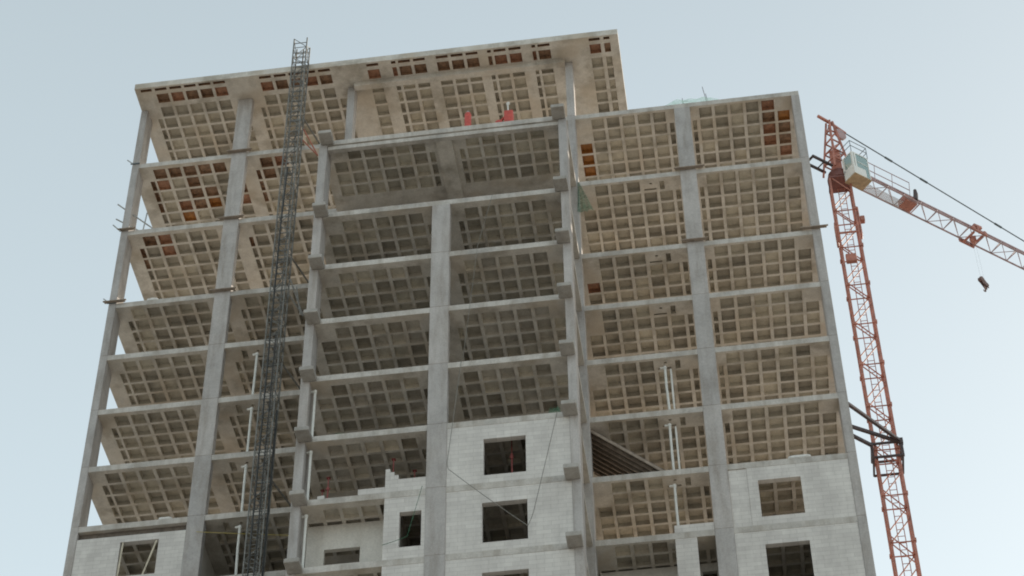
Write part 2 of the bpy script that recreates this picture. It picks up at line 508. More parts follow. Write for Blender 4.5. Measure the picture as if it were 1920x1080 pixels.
def slab(level):
    z0, z1 = Z[level] - BOT, Z[level] + TOP
    if level == 'R':
        z0, z1 = Z['R'] - 0.38, Z['R']
    mb = MB()
    holes_all = []
    if level == 'R':
        x0, x1, y0 = 0.0, XR, YO
        rows = [(-1.36, -1.20), (-0.97, -0.40)] + [(-0.10 + STEP * r, -0.10 + STEP * r + OPEN) for r in range(7)]
        cols = [(a, b, f) for a, b, f in LEFT] + [(a, b, 0) for a, b in ROOFMID]
        hs = []
        for ci, (a, b, f) in enumerate(cols):
            for r, (ya, yb) in enumerate(rows):
                if ci == 0 and r < 2 or (f == 1 and r < 3):
                    continue
                if a > 10.6 and r == 2 and a < 22:
                    ya = 0.12
                hs.append((a, b, ya, yb, ci, r))
        hs.append((0.28, 0.84, -1.36, -1.20, 0, 0))
        for a, b, ya, yb, ci, r in hs:
            holes_all.append((a, b, ya, yb, 'brown' if r == 0 else (random.choice(['brown', 'brown', 'rust']) if r == 1 else 'c'), 'F'))
        soffit(mb, x0, x1, y0, D, z0, [h[:4] for h in hs])
        mb.quad((x0, y0, z1), (x1, y0, z1), (x1, D, z1), (x0, D, z1), 1)
        for a, b in (((x0, y0), (x1, y0)), ((x1, y0), (x1, D)), ((x1, D), (x0, D)), ((x0, D), (x0, y0))):
            mb.quad((*a, z0), (*b, z0), (*b, z1), (*a, z1))
    else:
        wings = [('L', LEFT, 0.22), ('R', RIGHT, 0.14)]
        hs = []
        if isinstance(level, int) and level <= 9:
            for w, cols, ys in wings:
                for a, b, ya, yb, ci, r in hole_rows(cols, ys, 5.9, level, w):
                    hs.append((a, b, ya, yb))
                    holes_all.append((a, b, ya, yb, COLOUR.get((level, w, ci, r), 'c'), w))
        soffit(mb, 0, X6, 0, D, z0, hs)
        mb.quad((0, 0, z1), (X6, 0, z1), (X6, D, z1), (0, D, z1), 1)
        mb.quad((X6, 0, z0), (X6, D, z0), (X6, D, z1), (X6, 0, z1), 1)
        mb.quad((X6, D, z0), (0, D, z0), (0, D, z1), (X6, D, z1), 1)
        mb.quad((0, D, z0), (0, 0, z0), (0, 0, z1), (0, D, z1), 1)
        if level == 1:
            mb.quad((0, 0, z0), (X6, 0, z0), (X6, 0, z1), (0, 0, z1), 1)
        else:
            mb.quad((0, 0, z0), (CX0, 0, z0), (CX0, 0, z1), (0, 0, z1), 1)
            mb.quad((CX1, 0, z0), (X6, 0, z0), (X6, 0, z1), (CX1, 0, z1), 1)
            hc = []
            if level <= 9:
                for a, b, ya, yb, ci, r in hole_rows(MIDDLE, YC + 0.36, -0.25, level, 'C'):
                    hc.append((a, b, ya, yb))
                    holes_all.append((a, b, ya, yb, COLOUR.get((level, 'C', ci, r), 'c'), 'C'))
            soffit(mb, CX0, CX1, YC, 0, z0, hc)
            mb.quad((CX0, YC, z1), (CX1, YC, z1), (CX1, 0, z1), (CX0, 0, z1), 1)
            mb.quad((CX0, YC, z0), (CX1, YC, z0), (CX1, YC, z1), (CX0, YC, z1), 1)
            mb.quad((CX1, YC, z0), (CX1, 0, z0), (CX1, 0, z1), (CX1, YC, z1), 1)
            mb.quad((CX0, 0, z0), (CX0, YC, z0), (CX0, YC, z1), (CX0, 0, z1), 1)
    o = tp(mb, 'roof_slab' if level == 'R' else 'floor_slab', [M['soffit'], M['edge']])
    for h in holes_all:
        fy = YC if h[5] == 'C' else (YO if h[5] == 'F' else 0.0)
        coffers.append((level, o, *h[:4], z0, h[4], fy))
    return o

slabs = {}
for lv in ['R'] + list(range(1, 10)):
    slabs[lv] = slab(lv)

# --- coffers: pans pressed up into the slabs
def pan(mb, x0, x1, y0, y1, z, depth=0.19, mi=0):
    t = min(0.035, (x1 - x0) * 0.15, (y1 - y0) * 0.15)
    a = [(x0, y0, z), (x1, y0, z), (x1, y1, z), (x0, y1, z)]
    b = [(x0 + t, y0 + t, z + depth), (x1 - t, y0 + t, z + depth), (x1 - t, y1 - t, z + depth), (x0 + t, y1 - t, z + depth)]
    for i in range(4):
        j = (i + 1) % 4
        mb.quad(a[i], a[j], b[j], b[i], mi)
    mb.quad(b[0], b[1], b[2], b[3], mi)

order = ['R'] + list(range(1, 10))
def shown(c):
    """how much of a coffer can be seen past the floor edge below it, seen from the street"""
    lv, o, x0, x1, y0, y1, z, colr, fy = c
    cen = Vector(((x0 + x1) / 2, (y0 + y1) / 2, z))
    below = order.index(lv) + 1
    if below < len(order):
        lim = Z[order[below]] + TOP
        front = 0.0 if fy == YO and order[below] == 1 else fy
        if lv == 'R' and 10.5 < cen.x < 22:
            front, lim = YC, Z[2] + TOP
        d = cen - CAM
        t = (front - CAM.y) / d.y
        if t < 1 and CAM.z + d.z * t < lim:
            return 0.0
    d = cen - CAM
    return (x1 - x0) * (y1 - y0) * (d.z / d.length) / d.length_squared

ranked = sorted(coffers, key=lambda c: -(shown(c) * (5 if c[7] != 'c' else 1)))
pan_mesh = {}
far = MB()
far_tint = []
rng = random.Random(5)
for i, c in enumerate(ranked):
    lv, o, x0, x1, y0, y1, z, colr, fy = c
    if i < 300 and shown(c) > 0:
        key = (round(x1 - x0, 3), round(y1 - y0, 3), colr)
        if key not in pan_mesh:
            mb = MB()
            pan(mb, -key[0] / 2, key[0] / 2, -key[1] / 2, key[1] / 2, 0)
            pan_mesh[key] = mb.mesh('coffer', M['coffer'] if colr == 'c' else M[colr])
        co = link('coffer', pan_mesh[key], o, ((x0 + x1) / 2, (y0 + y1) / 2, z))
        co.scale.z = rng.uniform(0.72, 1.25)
    else:
        n0 = len(far.f)
        mi = {'c': 0, 'brown': 1, 'rust': 2, 'orange': 3}[colr]
        pan(far, x0, x1, y0, y1, z, 0.19 * rng.uniform(0.72, 1.25), mi=mi)
        k = rng.random()
        tc = (0.72 + 0.42 * k, 0.70 + 0.42 * k, 0.66 + 0.39 * k, 1)
        far_tint += [tc] * (4 * (len(far.f) - n0))
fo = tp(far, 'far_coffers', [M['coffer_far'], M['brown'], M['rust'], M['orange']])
fo['kind'] = 'stuff'
ca = fo.data.color_attributes.new('tint', 'FLOAT_COLOR', 'CORNER')
ca.data.foreach_set('color', [x for t in far_tint for x in t])

# --- beams that drop below the slabs
b = MB(); b.box(11.0, 21.62, -0.30, 0.02, Z['R'] - 0.66, Z['R'] - 0.382); tp(b, 'roof_beam', M['soffit'])
b = MB(); b.box(15.86, 16.60, YC + 0.3, -0.1, Z[2] - 0.42, Z[2] - BOT - 0.002); tp(b, 'cross_beam', M['soffit'])
b = MB()
b.box(10.9, 21.54, YC + 0.015, YC + 0.24, Z[2] - 0.50, Z[2] - 0.27)
b.box(10.9, 21.54, YC + 0.09, YC + 0.22, Z[2] - 0.27, Z[2] - BOT - 0.002)
tp(b, 'terrace_edge_beam', M['edge'])

# --- columns
def column(x0, x1, y0, y1, ztop):
    """one piece per storey, with a joint at every floor; below the picture one long shaft"""
    cuts = [Z[k] + TOP for k in range(10, 0, -1) if Z[k] + TOP < ztop - 0.5] + [ztop]
    lo = -0.3
    for hi in cuts:
        mb = MB()
        mb.box(x0, x1, y0, y1, lo, hi)
        o = tp(mb, 'column', M['column'])
        bevel(o, 0.018, 1)
        lo = hi
R_S = Z['R'] - 0.384
for x0, x1, y0, y1, zt in [
        (-0.01, 0.34, -0.025, 0.90, R_S), (5.0, 5.75, -0.03, 0.36, R_S), (10.63, 11.0, -0.02, 0.62, R_S),
        (21.62, 22.0, -0.025, 0.62, R_S), (26.78, 27.54, -0.03, 0.36, Z[1] - BOT - 0.004), (32.42, 32.80, -0.025, 0.90, Z[1] - BOT - 0.004),
        (10.50, 10.88, YC - 0.03, YC + 0.9, Z[2] - BOT - 0.004), (15.83, 16.63, YC - 0.03, YC + 0.36, Z[3] - BOT - 0.004),
        (21.55, 21.915, YC - 0.03, YC + 0.9, Z[2] - BOT - 0.004)]:
    column(x0, x1, y0, y1, zt)
for x in (0.0, 5.3, 10.7, 16.2, 21.7):
    column(x, x + 0.35, D - 0.4, D - 0.01, R_S)
for x in (27.0, 32.42):
    column(x, x + 0.35, D - 0.4, D - 0.01, Z[1] - BOT - 0.004)

# --- cantilevered beam stubs at the corners of the projecting bay
cb = MB(); cb.box(-0.30, 0.30, -0.74, 0, -0.10, 0.11)
cbm = cb.mesh('beam_stub', M['stub'])
for k in range(2, 10):
    for x in (10.88, 21.60):
        o = link('beam_stub', cbm, tower, (x - 16, YC - 0.032 - 4, Z[k] - 0.08))
        bevel(o, 0.02, 1)

# --- walls
def wall(name, x0, x1, z0, z1, yf, th, holes=(), mat='block', steps=None):
    xs = sorted({x0, x1, *[v for h in holes for v in h[:2]]})
    zs = sorted({z0, z1, *[v for h in holes for v in h[2:4]]})
    def solid(i, j):
        if i < 0 or j < 0 or i >= len(xs) - 1 or j >= len(zs) - 1:
            return False
        cx, cz = (xs[i] + xs[i + 1]) / 2, (zs[j] + zs[j + 1]) / 2
        return not any(h[0] < cx < h[1] and h[2] < cz < h[3] for h in holes)
    mb = MB()
    ya, yb = yf, yf + th
    for i in range(len(xs) - 1):
        for j in range(len(zs) - 1):
            if not solid(i, j):
                continue
            a, c, e, h = xs[i], xs[i + 1], zs[j], zs[j + 1]
            mb.quad((a, ya, e), (c, ya, e), (c, ya, h), (a, ya, h))
            mb.quad((c, yb, e), (a, yb, e), (a, yb, h), (c, yb, h))
            if not solid(i - 1, j): mb.quad((a, yb, e), (a, ya, e), (a, ya, h), (a, yb, h))
            if not solid(i + 1, j): mb.quad((c, ya, e), (c, yb, e), (c, yb, h), (c, ya, h))
            if not solid(i, j - 1): mb.quad((a, yb, e), (c, yb, e), (c, ya, e), (a, ya, e))
            if not solid(i, j + 1): mb.quad((a, ya, h), (c, ya, h), (c, yb, h), (a, yb, h))
    return tp(mb, name, M[mat])

def zz(v): return v + ZG
def fl(k): return Z[k] + TOP + 0.003
def ce(k): return Z[k] - BOT - 0.003
# left wing, storey under level 7: wall stops short of the slab
wall('block_wall', 0.345, 4.995, fl(8), zz(-10.48), 0.012, 0.25, [(2.24, 3.88, zz(-12.62), zz(-10.82))])
# projecting bay, right half
wall('block_wall', 16.635, 21.545, fl(8), ce(7), YC + 0.012, 0.25, [(18.10, 19.78, zz(-12.69), zz(-10.82))])
wall('block_wall', 16.635, 21.545, fl(9), ce(8), YC + 0.012, 0.25, [(18.04, 19.80, zz(-16.02), zz(-14.08))])
wall('block_wall', 16.635, 21.545, fl(10), ce(9), YC + 0.012, 0.25, [(18.04, 19.80, zz(-19.3), zz(-17.45))])
# projecting bay, left half
wall('block_wall', 14.21, 15.825, fl(8), zz(-12.46), YC + 0.012, 0.25)
wall('low_block_wall', 13.14, 14.205, fl(8), zz(-12.80), YC + 0.012, 0.25)
for i, (a, c, t) in enumerate([(14.21, 14.39, -11.90), (14.395, 14.56, -12.07), (14.565, 14.73, -12.24)]):
    wall('block', a, c, zz(-12.457), zz(t), YC + 0.012, 0.25)
wall('block_wall', 14.21, 15.825, fl(9), ce(8), YC + 0.012, 0.25, [(14.82, 15.68, zz(-15.86), zz(-14.14))])
wall('block_wall', 14.21, 15.825, fl(10), ce(9), YC + 0.012, 0.25, [(14.82, 15.68, zz(-19.2), zz(-17.5))])
SB = 1.30
wall('loggia_wall', 10.9, 14.205, fl(9), ce(8), YC + SB, 0.2, [(11.62, 13.05, zz(-15.35), zz(-14.60))], 'plaster')
wall('loggia_wall', 10.9, 14.205, fl(10), ce(9), YC + SB, 0.2, [(11.62, 13.05, zz(-18.6), zz(-17.9))], 'plaster')
wall('return_wall', 14.21, 14.41, fl(9), ce(8), YC + 0.265, SB - 0.27, (), 'block')
# right wing
wall('block_wall', 27.545, 28.295, fl(8), ce(7), 0.045, 0.22)
wall('block_wall', 28.30, 32.415, fl(8), ce(7), 0.012, 0.25, [(28.71, 30.43, zz(-12.66), zz(-10.77))])
wall('block_wall', 27.545, 32.415, fl(9), ce(8), 0.012, 0.25, [(28.71, 30.45, zz(-16.0), zz(-14.06))])
wall('block_wall', 27.545, 32.415, fl(10), ce(9), 0.012, 0.25, [(28.71, 30.45, zz(-19.3), zz(-17.4))])
wall('low_block_wall', 25.19, 26.775, fl(8), zz(-12.70), 0.012, 0.25)
wall('block_wall', 25.19, 26.06, fl(9), ce(8), 0.012, 0.25)
wall('block_wall', 25.19, 26.06, fl(10), ce(9), 0.012, 0.25)
def cross(x, y0, y1, k):  # unseen cross walls added to darken the rooms behind the windows
    mb = MB(); mb.box(x, x + 0.15, y0, y1, fl(k), ce(k - 1)); tp(mb, 'shade_partition', M['plaster'])
for k in (8, 9, 10):
    cross(16.9, YC + 0.27, 2.58, k); cross(21.0, YC + 0.27, 2.58, k)
cross(5.2, 0.4, D - 0.32, 8)
for k in (9, 10):
    cross(27.8, 0.27, D - 0.32, k); cross(31.6, 0.27, D - 0.32, k)
    cross(14.5, YC + 0.27, 2.58, k)
wall('loggia_wall', 22.0, 26.775, fl(9), ce(8), 1.75, 0.2, [(26.12, 26.70, fl(9) + 0.002, ce(8) - 0.4)], 'plaster')
# unseen rear and core walls, added to keep sun out of the lower storeys
for k in range(4, 10):
    wall('shade_rear_wall', 0.36, 21.6, fl(k), ce(k - 1), D - 0.3, 0.2, [(1.0, 4.4, fl(k) + 0.5, ce(k - 1) - 0.3), (5.9, 10.2, fl(k) + 0.01, ce(k - 1) - 0.3)] if k < 8 else (), 'block')
wall('shade_rear_wall', 27.96, 32.41, fl(8), ce(7), 3.2, 0.2, [(30.2, 31.2, fl(8) + 0.01, ce(7) - 0.8)], 'block')  # added at mid depth to darken the room behind this window
cross(27.8, 0.27, 3.4, 8)
for k in (9, 10):
    wall('shade_rear_wall', 22.05, 32.41, fl(k), ce(k - 1), D - 0.3, 0.2, (), 'block')  # added so the lower right windows stay dark
for k in range(3, 10):  # added core walls block the sun and darken the middle bay ceilings
    wall('shade_core_wall', 11.2, 21.4, fl(k), ce(k - 1), 2.6, 0.25, (), 'column')
    mb = MB(); mb.box(21.15, 21.4, 2.86, D - 0.45, fl(k), ce(k - 1)); tp(mb, 'shade_core_wall', M['soffit'])
    wall('shade_core_wall', 11.2, 21.4, fl(k), ce(k - 1), -0.02, 0.2, [(12.5, 13.4, fl(k) + 0.01, fl(k) + 2.1), (18.6, 19.5, fl(k) + 0.01, fl(k) + 2.1)], 'column')
# storeys below the picture, kept plain
lw = MB()
for k in range(10, 25):
    z0, z1 = Z[k] - BOT, Z[k] + TOP
    lw.box(0, X6, 0.002, D, z0, z1)
    lw.box(CX0 + 0.01, CX1 - 0.01, YC + 0.002, 0.0, z0, z1)
tp(lw, 'lower_floor_slabs', M['soffit'])
lw = MB()
for k in range(10, 25):
    za, zb = Z[k] + TOP, (Z[k + 1] + TOP if k < 24 else 0.0)
    zt, zl = Z[k] - BOT - 0.003, zb + 0.003
    for x0, x1, y in [(0.345, 4.995, 0.012), (5.755, 10.6, 0.012), (10.9, 15.825, YC + 0.012), (16.635, 21.545, YC + 0.012), (22.01, 26.775, 0.012), (27.545, 32.415, 0.012)]:
        a, c = x0 + (x1 - x0) * 0.3, x0 + (x1 - x0) * 0.65
        s, h = zl + 0.85, zt - 0.55
        lw.box(x0, a, y, y + 0.25, zl, zt); lw.box(c, x1, y, y + 0.25, zl, zt)
        lw.box(a, c, y, y + 0.25, zl, s); lw.box(a, c, y, y + 0.25, h, zt)
    lw.box(0.36, 32.41, D - 0.3, D - 0.1, zl, zt)
tp(lw, 'lower_walls', M['block'])

# dark strip standing in for the shade in the gap over the left wall
b = MB(); b.box(0.36, 4.98, 0.20, 0.26, zz(-10.47), ce(7)); tp(b, 'gap_shade_strip', M['timber'])

# ------------------------------------------------------------------ sloping plank shuttering, right wing
ramp_t = thing('shuttering_ramp', 'dark ribbed plank ramp sloping down behind the inner corner of the right wing', 'formwork', (22.0, 0.4, fl(7)))
H = Z[6] - BOT - fl(7) - 0.02
for i in range(9):
    y = 0.05 + i * 0.34
    mb = MB(); mb.beam((-0.25, y, H + 0.12), (3.2, y, 0.06), 0.325, 0.04); mb.build('plank', M['timber'], ramp_t)
    mb = MB(); mb.beam((-0.25, y - 0.16, H + 0.02), (3.10, y - 0.16, 0.03), 0.07, 0.12); mb.build('rib', M['rib'], ramp_t)

# ------------------------------------------------------------------ material hoist mast
HX, HY, HH = 8.60, -1.95, 0.33
def lattice(mb, h, half, chord, brace, panels, rungs=1):
    c = [(-half, -half), (half, -half), (half, half), (-half, half)]
    for x, y in c:
        mb.beam((x, y, 0), (x, y, h - 0.012), chord)
    ph = h / panels
    for i in range(panels):
        z0, z1 = i * ph, (i + 1) * ph
        for k in range(4):
            a, b2 = c[k], c[(k + 1) % 4]
            if i % rungs == 0:
                mb.beam((*a, z0 + 0.03), (*b2, z0 + 0.03), brace)
            if (i + k) % 2 == 0:
                mb.beam((*a, z0 + 0.03), (*b2, z1), brace)
            else:
                mb.beam((*b2, z0 + 0.03), (*a, z1), brace)
hoist = thing('hoist_mast', 'dark steel lattice hoist mast rising past the left wing roof', 'hoist', (HX, HY, 0))
top = zz(18.72)
sec = 1.5
hm = MB(); lattice(hm, sec, HH, 0.055, 0.026, 2)
for q in (0.375, 1.125):
    for y in (-HH, HH):
        hm.beam((-HH, y, q), (HH, y, q), 0.03)
hm.beam((0.0, HH + 0.05, 0), (0.0, HH + 0.05, sec - 0.01), 0.06, 0.05)
hmm = hm.mesh('mast_section', M['steel'])
nsec = 24
for i in range(nsec):
    link('mast_section', hmm, hoist, (0, 0, top - sec * (i + 1)))
zlow = top - sec * nsec
low = MB()
for x, y in ((-HH, -HH), (HH, -HH), (HH, HH), (-HH, HH)):
    low.beam((x, y, 0), (x, y, zlow - 0.01), 0.075)
zz_ = 0.0
fl_ = 0
while zz_ < zlow - 0.7:
    for (ax, ay, bx, by) in ((-HH, -HH, HH, -HH), (HH, -HH, HH, HH), (HH, HH, -HH, HH), (-HH, HH, -HH, -HH)):
        low.beam((ax, ay, zz_), (bx, by, zz_ + (0.75 if fl_ else 0.0)), 0.04)
    zz_ += 0.75; fl_ ^= 1
low.build('lower_mast', M['steel'], hoist)
# ties back to the floor edges
for k, dx in ((1, 0.2), (3, 0.3), (5, 0.2), (7, 0.25)):
    mb = MB()
    zt = Z[k] + 0.20
    mb.beam((-HH, HH, zt), (-HH - 0.5, -HY + 0.25, zt), 0.06)
    mb.beam((HH, HH, zt), (HH + 0.5, -HY + 0.25, zt), 0.06)
    mb.beam((-HH - 0.02, HH + 0.03, zt), (HH + 0.02, HH + 0.03, zt), 0.07)
    mb.beam((HH, HH, zt), (-HH - 0.45, -HY + 0.2, zt), 0.045)
    mb.build('wall_tie', M['steel'], hoist)
# power cable and its guide hoops on the right of the lower mast
mb = MB()
mb.tube([(0.40, -0.10, 1.0), (0.40, -0.10, zz(-6.2))], 0.045, 8)
mb.build('cable_guide', M['rubber'], hoist)
mb = MB()
mb.tube([(-0.12, -0.36, 1.0), (-0.12, -0.36, zz(5.0)), (-0.05, -0.36, zz(9.0))], 0.035, 6)
mb.tube([(0.12, -0.40, 1.0), (0.14, -0.40, zz(-2.0))], 0.03, 6)
mb.build('power_cable', M['rubber'], hoist)
# landing bracket and loose bits beside the mast
mb = MB()
mb.beam((0.40, 0.2, zz(12.3)), (0.95, 1.2, zz(11.4)), 0.05)
mb.beam((0.40, 0.2, zz(11.5)), (0.95, 1.2, zz(11.4)), 0.05)
mb.build('side_bracket', M['crane'], hoist)
mb = MB()
mb.beam((0.40, 0.2, zz(2.0)), (0.85, 1.2, zz(0.6)), 0.05)
mb.beam((0.40, 0.2, zz(1.0)), (0.85, 1.2, zz(0.6)), 0.05)
mb.beam((0.60, 0.6, zz(1.9)), (0.75, 1.1, zz(0.6)), 0.04)
mb.build('side_bracket', M['galv'], hoist)

# ------------------------------------------------------------------ tower crane
MX, MY = 34.35, 3.90
JD = Vector((0.769, 0.639, 0)); JN = Vector((0.639, -0.769, 0))
crane = thing('tower_crane', 'red lattice tower crane tied to the right corner of the tower', 'crane', (MX, MY, 0))
MH = 0.47
sec_h = 2.5
ring = zz(10.55)
cm = MB(); lattice(cm, sec_h, MH, 0.09, 0.042, 2, 2)
for x, y in ((-MH, -MH), (MH, -MH), (MH, MH), (-MH, MH)):
    cm.box(x - 0.085, x + 0.085, y - 0.085, y + 0.085, 0.0, 0.14)
cm.beam((-0.1, 0.25, 0), (-0.1, 0.25, sec_h - 0.01), 0.035)
cm.beam((0.2, 0.25, 0), (0.2, 0.25, sec_h - 0.01), 0.035)
for q in range(7):
    cm.beam((-0.1, 0.25, 0.18 + q * 0.357), (0.2, 0.25, 0.18 + q * 0.357), 0.022)
cmm = cm.mesh('mast_section', M['crane'])
ns = 11
for i in range(ns):
    link('mast_section', cmm, crane, (0, 0, ring - sec_h * (i + 1)))
zl = ring - sec_h * ns
low = MB()
for x, y in ((-MH, -MH), (MH, -MH), (MH, MH), (-MH, MH)):
    low.beam((x, y, 0), (x, y, zl - 0.01), 0.13)
z_, f_ = 0.0, 0
while z_ < zl - 1:
    for (ax, ay, bx, by) in ((-MH, -MH, MH, -MH), (MH, -MH, MH, MH), (MH, MH, -MH, MH), (-MH, MH, -MH, -MH)):
        low.beam((ax, ay, z_), (bx, by, z_), 0.06)
        low.beam((ax, ay, z_), (bx, by, z_ + 1.0), 0.06)
    z_ += 1.0
low.build('lower_mast', M['crane'], crane)
# climbing collar pieces below the ring
za = ring
for i, bx in enumerate([(-MH - 0.16, -MH - 0.06, -0.5, -0.1, za - 4.6, za - 3.2), (MH + 0.06, MH + 0.15, -0.5, -0.1, za - 4.2, za - 2.3),
                        (MH + 0.153, MH + 0.38, -0.45, -0.15, za - 3.2, za - 2.9), (-MH, MH, -MH - 0.10, -MH - 0.02, za - 4.1, za - 3.98),
                        (-0.35, 0.15, -MH - 0.12, -MH + 0.1, za - 6.0, za - 5.5)]):
    mb = MB(); mb.box(*bx); o = mb.build('climbing_lug', M['crane'], crane); bevel(o, 0.04)
# slewing ring
mb = MB()
mb.tube([(0, 0, ring), (0, 0, ring + 0.24)], 0.56, 20)
mb.tube([(0, 0, ring + 0.30), (0, 0, ring + 0.52)], 0.50, 20)
mb.box(-0.53, 0.53, -0.53, 0.53, ring - 0.14, ring - 0.02)
mb.build('slewing_ring', M['ring'], crane)
JZ = zz(11.45)
def J(s, t, z):                      # along the jib, to its right, height
    return tuple(JD * s + JN * t + Vector((0, 0, z)))
# cat head
AP = zz(15.0)
mb = MB()
for s, t in ((-0.55, -0.45), (-0.55, 0.45), (0.55, -0.45), (0.55, 0.45)):
    mb.beam(J(s, t, ring + 0.5), J(s * 0.16, t * 0.3, AP), 0.10)
for q in range(1, 5):
    f0, f1 = 1 - 0.84 * q / 5, 1 - 0.84 * (q + 1) / 5
    zc, zd = ring + 0.5 + (AP - ring - 0.5) * q / 5, ring + 0.5 + (AP - ring - 0.5) * (q + 1) / 5
    for sg in (-1, 1):
        mb.beam(J(-0.55 * f0, sg * 0.45 * f0, zc), J(0.55 * f0, sg * 0.45 * f0, zc), 0.06)
        mb.beam(J(-0.55 * f0, sg * 0.45 * f0, zc), J(0.55 * f1, sg * 0.45 * f1, zd), 0.05)
        mb.beam(J(sg * 0.55 * f0, -0.45 * f0, zc), J(sg * 0.55 * f0, 0.45 * f0, zc), 0.06)
mb.build('cat_head', M['crane'], crane)
mb = MB()
mb.beam(J(-0.70, 0.0, AP + 0.10), J(0.15, 0, AP + 0.02), 0.12)
mb.beam(J(0.0, 0.0, AP + 0.05), J(1.0, 0, AP - 0.22), 0.11)
mb.beam(J(0.25, 0, AP - 0.05), J(0.30, 0, AP - 0.75), 0.07)
mb.beam(J(0.95, 0, AP - 0.22), J(0.35, 0, AP - 0.80), 0.06)
mb.build('head_boom', M['crane'], crane)
mb = MB()
cs = J(0.62, 0.0, AP - 0.52)
mb.tube([tuple(Vector(cs) - JN * 0.06), tuple(Vector(cs) + JN * 0.06)], 0.34, 18)
mb.build('rope_sheave', M['jib'], crane)
mb = MB()
mb.box(-0.25, 0.25, -0.2, 0.2, ring + 0.5, ring + 2.2)
o = mb.build('hoist_gear', M['crane'], crane); bevel(o, 0.04)
# pendant bar of the jib with its joints
mb = MB()
p0, p1 = Vector(J(0.95, 0, AP - 0.20)), Vector(J(18.0, 0, JZ + 0.95))
mb.tube([tuple(p0), tuple(p1)], 0.035, 6)
for s in (0.16, 0.29, 0.57, 0.8):
    a = p0.lerp(p1, s)
    dd = (p1 - p0).normalized() * 0.22
    mb.tube([tuple(a - dd), tuple(a + dd)], 0.062, 6)
mb.build('pendant_bar', M['grey_steel'], crane)
# jib
JL = 32.0
jib = MB()
hw, hh = 0.40, 0.78
for t in (-hw, hw):
    jib.beam(J(0.7, t, JZ), J(JL, t, JZ), 0.065)
jib.beam(J(0.7, 0, JZ + hh), J(JL, 0, JZ + hh), 0.075)
jo = jib.build('jib', M['jib'], crane)
br = MB()
n = 30
pl_ = (JL - 0.7) / n
for i in range(n):
    s0, s1, sm = 0.7 + i * pl_, 0.7 + (i + 1) * pl_, 0.7 + (i + 0.5) * pl_
    for t in (-hw, hw):
        br.beam(J(s0, t, JZ), J(sm, 0, JZ + hh), 0.034)
        br.beam(J(sm, 0, JZ + hh), J(s1, t, JZ), 0.034)
    br.beam(J(s0, -hw, JZ), J(s0, hw, JZ), 0.036)
    br.beam(J(s0, -hw if i % 2 else hw, JZ), J(s1, hw if i % 2 else -hw, JZ), 0.026)
br.build('bracing', M['jib'], jo)
wk = MB()
wk.box(-0.01, 0.01, -0.01, 0.01, 0, 0.01)
wk = MB()
wk.poly([J(0.9, -0.36, JZ - 0.05), J(4.3, -0.36, JZ - 0.05), J(4.3, 0.10, JZ - 0.05), J(0.9, 0.10, JZ - 0.05)])
wk.poly([J(0.9, -0.36, JZ - 0.03), J(0.9, 0.10, JZ - 0.03), J(4.3, 0.10, JZ - 0.03), J(4.3, -0.36, JZ - 0.03)])
wk.build('walkway_mesh', M['grating'], jo)
mb = MB()
for s in (0.9, 2.0, 3.1, 4.2):
    mb.beam(J(s, 0.42, JZ), J(s, 0.55, JZ + 1.0), 0.03)
for z in (0.5, 1.0):
    mb.beam(J(0.9, 0.42 + 0.13 * z, JZ + z), J(4.2, 0.42 + 0.13 * z, JZ + z), 0.03)
mb.build('guard_rail', M['jib'], jo)
# winch on the jib
mb = MB()
for a, b2, w in (((4.05, 0.0), (4.75, 0.0), 0.62),):
    mb.beam(J(a[0], 0, JZ + 0.12), J(b2[0], 0, JZ + 0.12), w, 0.42)
o = mb.build('jib_winch', M['crane'], crane); bevel(o, 0.03)
mb = MB()
mb.tube([J(4.70, 0.28, JZ + 0.25), J(4.78, 0.30, JZ + 0.70), J(4.78, 0.30, JZ + 1.02)], [0.13, 0.12, 0.08], 10)
mb.build('winch_motor', M['crane_dark'], o)
# trolley
mb = MB()
for t in (-hw - 0.08, hw + 0.08):
    mb.beam(J(8.1, t, JZ - 0.08), J(9.05, t, JZ - 0.08), 0.09)
    for s in (8.2, 8.95):
        mb.tube([J(s, t - 0.05, JZ + 0.02), J(s, t + 0.05, JZ + 0.02)], 0.12, 10)
mb.beam(J(8.3, -hw, JZ - 0.14), J(8.3, hw, JZ - 0.14), 0.09)
mb.beam(J(8.85, -hw, JZ - 0.14), J(8.85, hw, JZ - 0.14), 0.09)
mb.tube([J(8.55, -0.08, JZ - 0.28), J(8.55, 0.08, JZ - 0.28)], 0.19, 12)
mb.beam(J(8.55, 0, JZ - 0.02), J(8.55, 0, JZ - 0.30), 0.30, 0.16)
mb.beam(J(8.6, 0.45, JZ - 0.1), J(8.9, 0.20, JZ + 0.75), 0.10)
mb.beam(J(8.7, 0.1, JZ + 0.82), J(9.2, 0.1, JZ + 0.86), 0.16)
mb.build('trolley', M['crane'], crane)
# short platform at the back of the slewing ring, beside the tower
cj = MB()
for t in (-0.42, 0.12):
    cj.beam(J(-0.4, t, JZ), J(-1.62, t, JZ), 0.11)
cj.beam(J(-1.58, -0.42, JZ), J(-1.58, 0.12, JZ), 0.09)
cj.beam(J(-0.9, -0.42, JZ), J(-0.9, 0.12, JZ), 0.05)
cjo = cj.build('rear_platform', M['crane_dark'], crane)
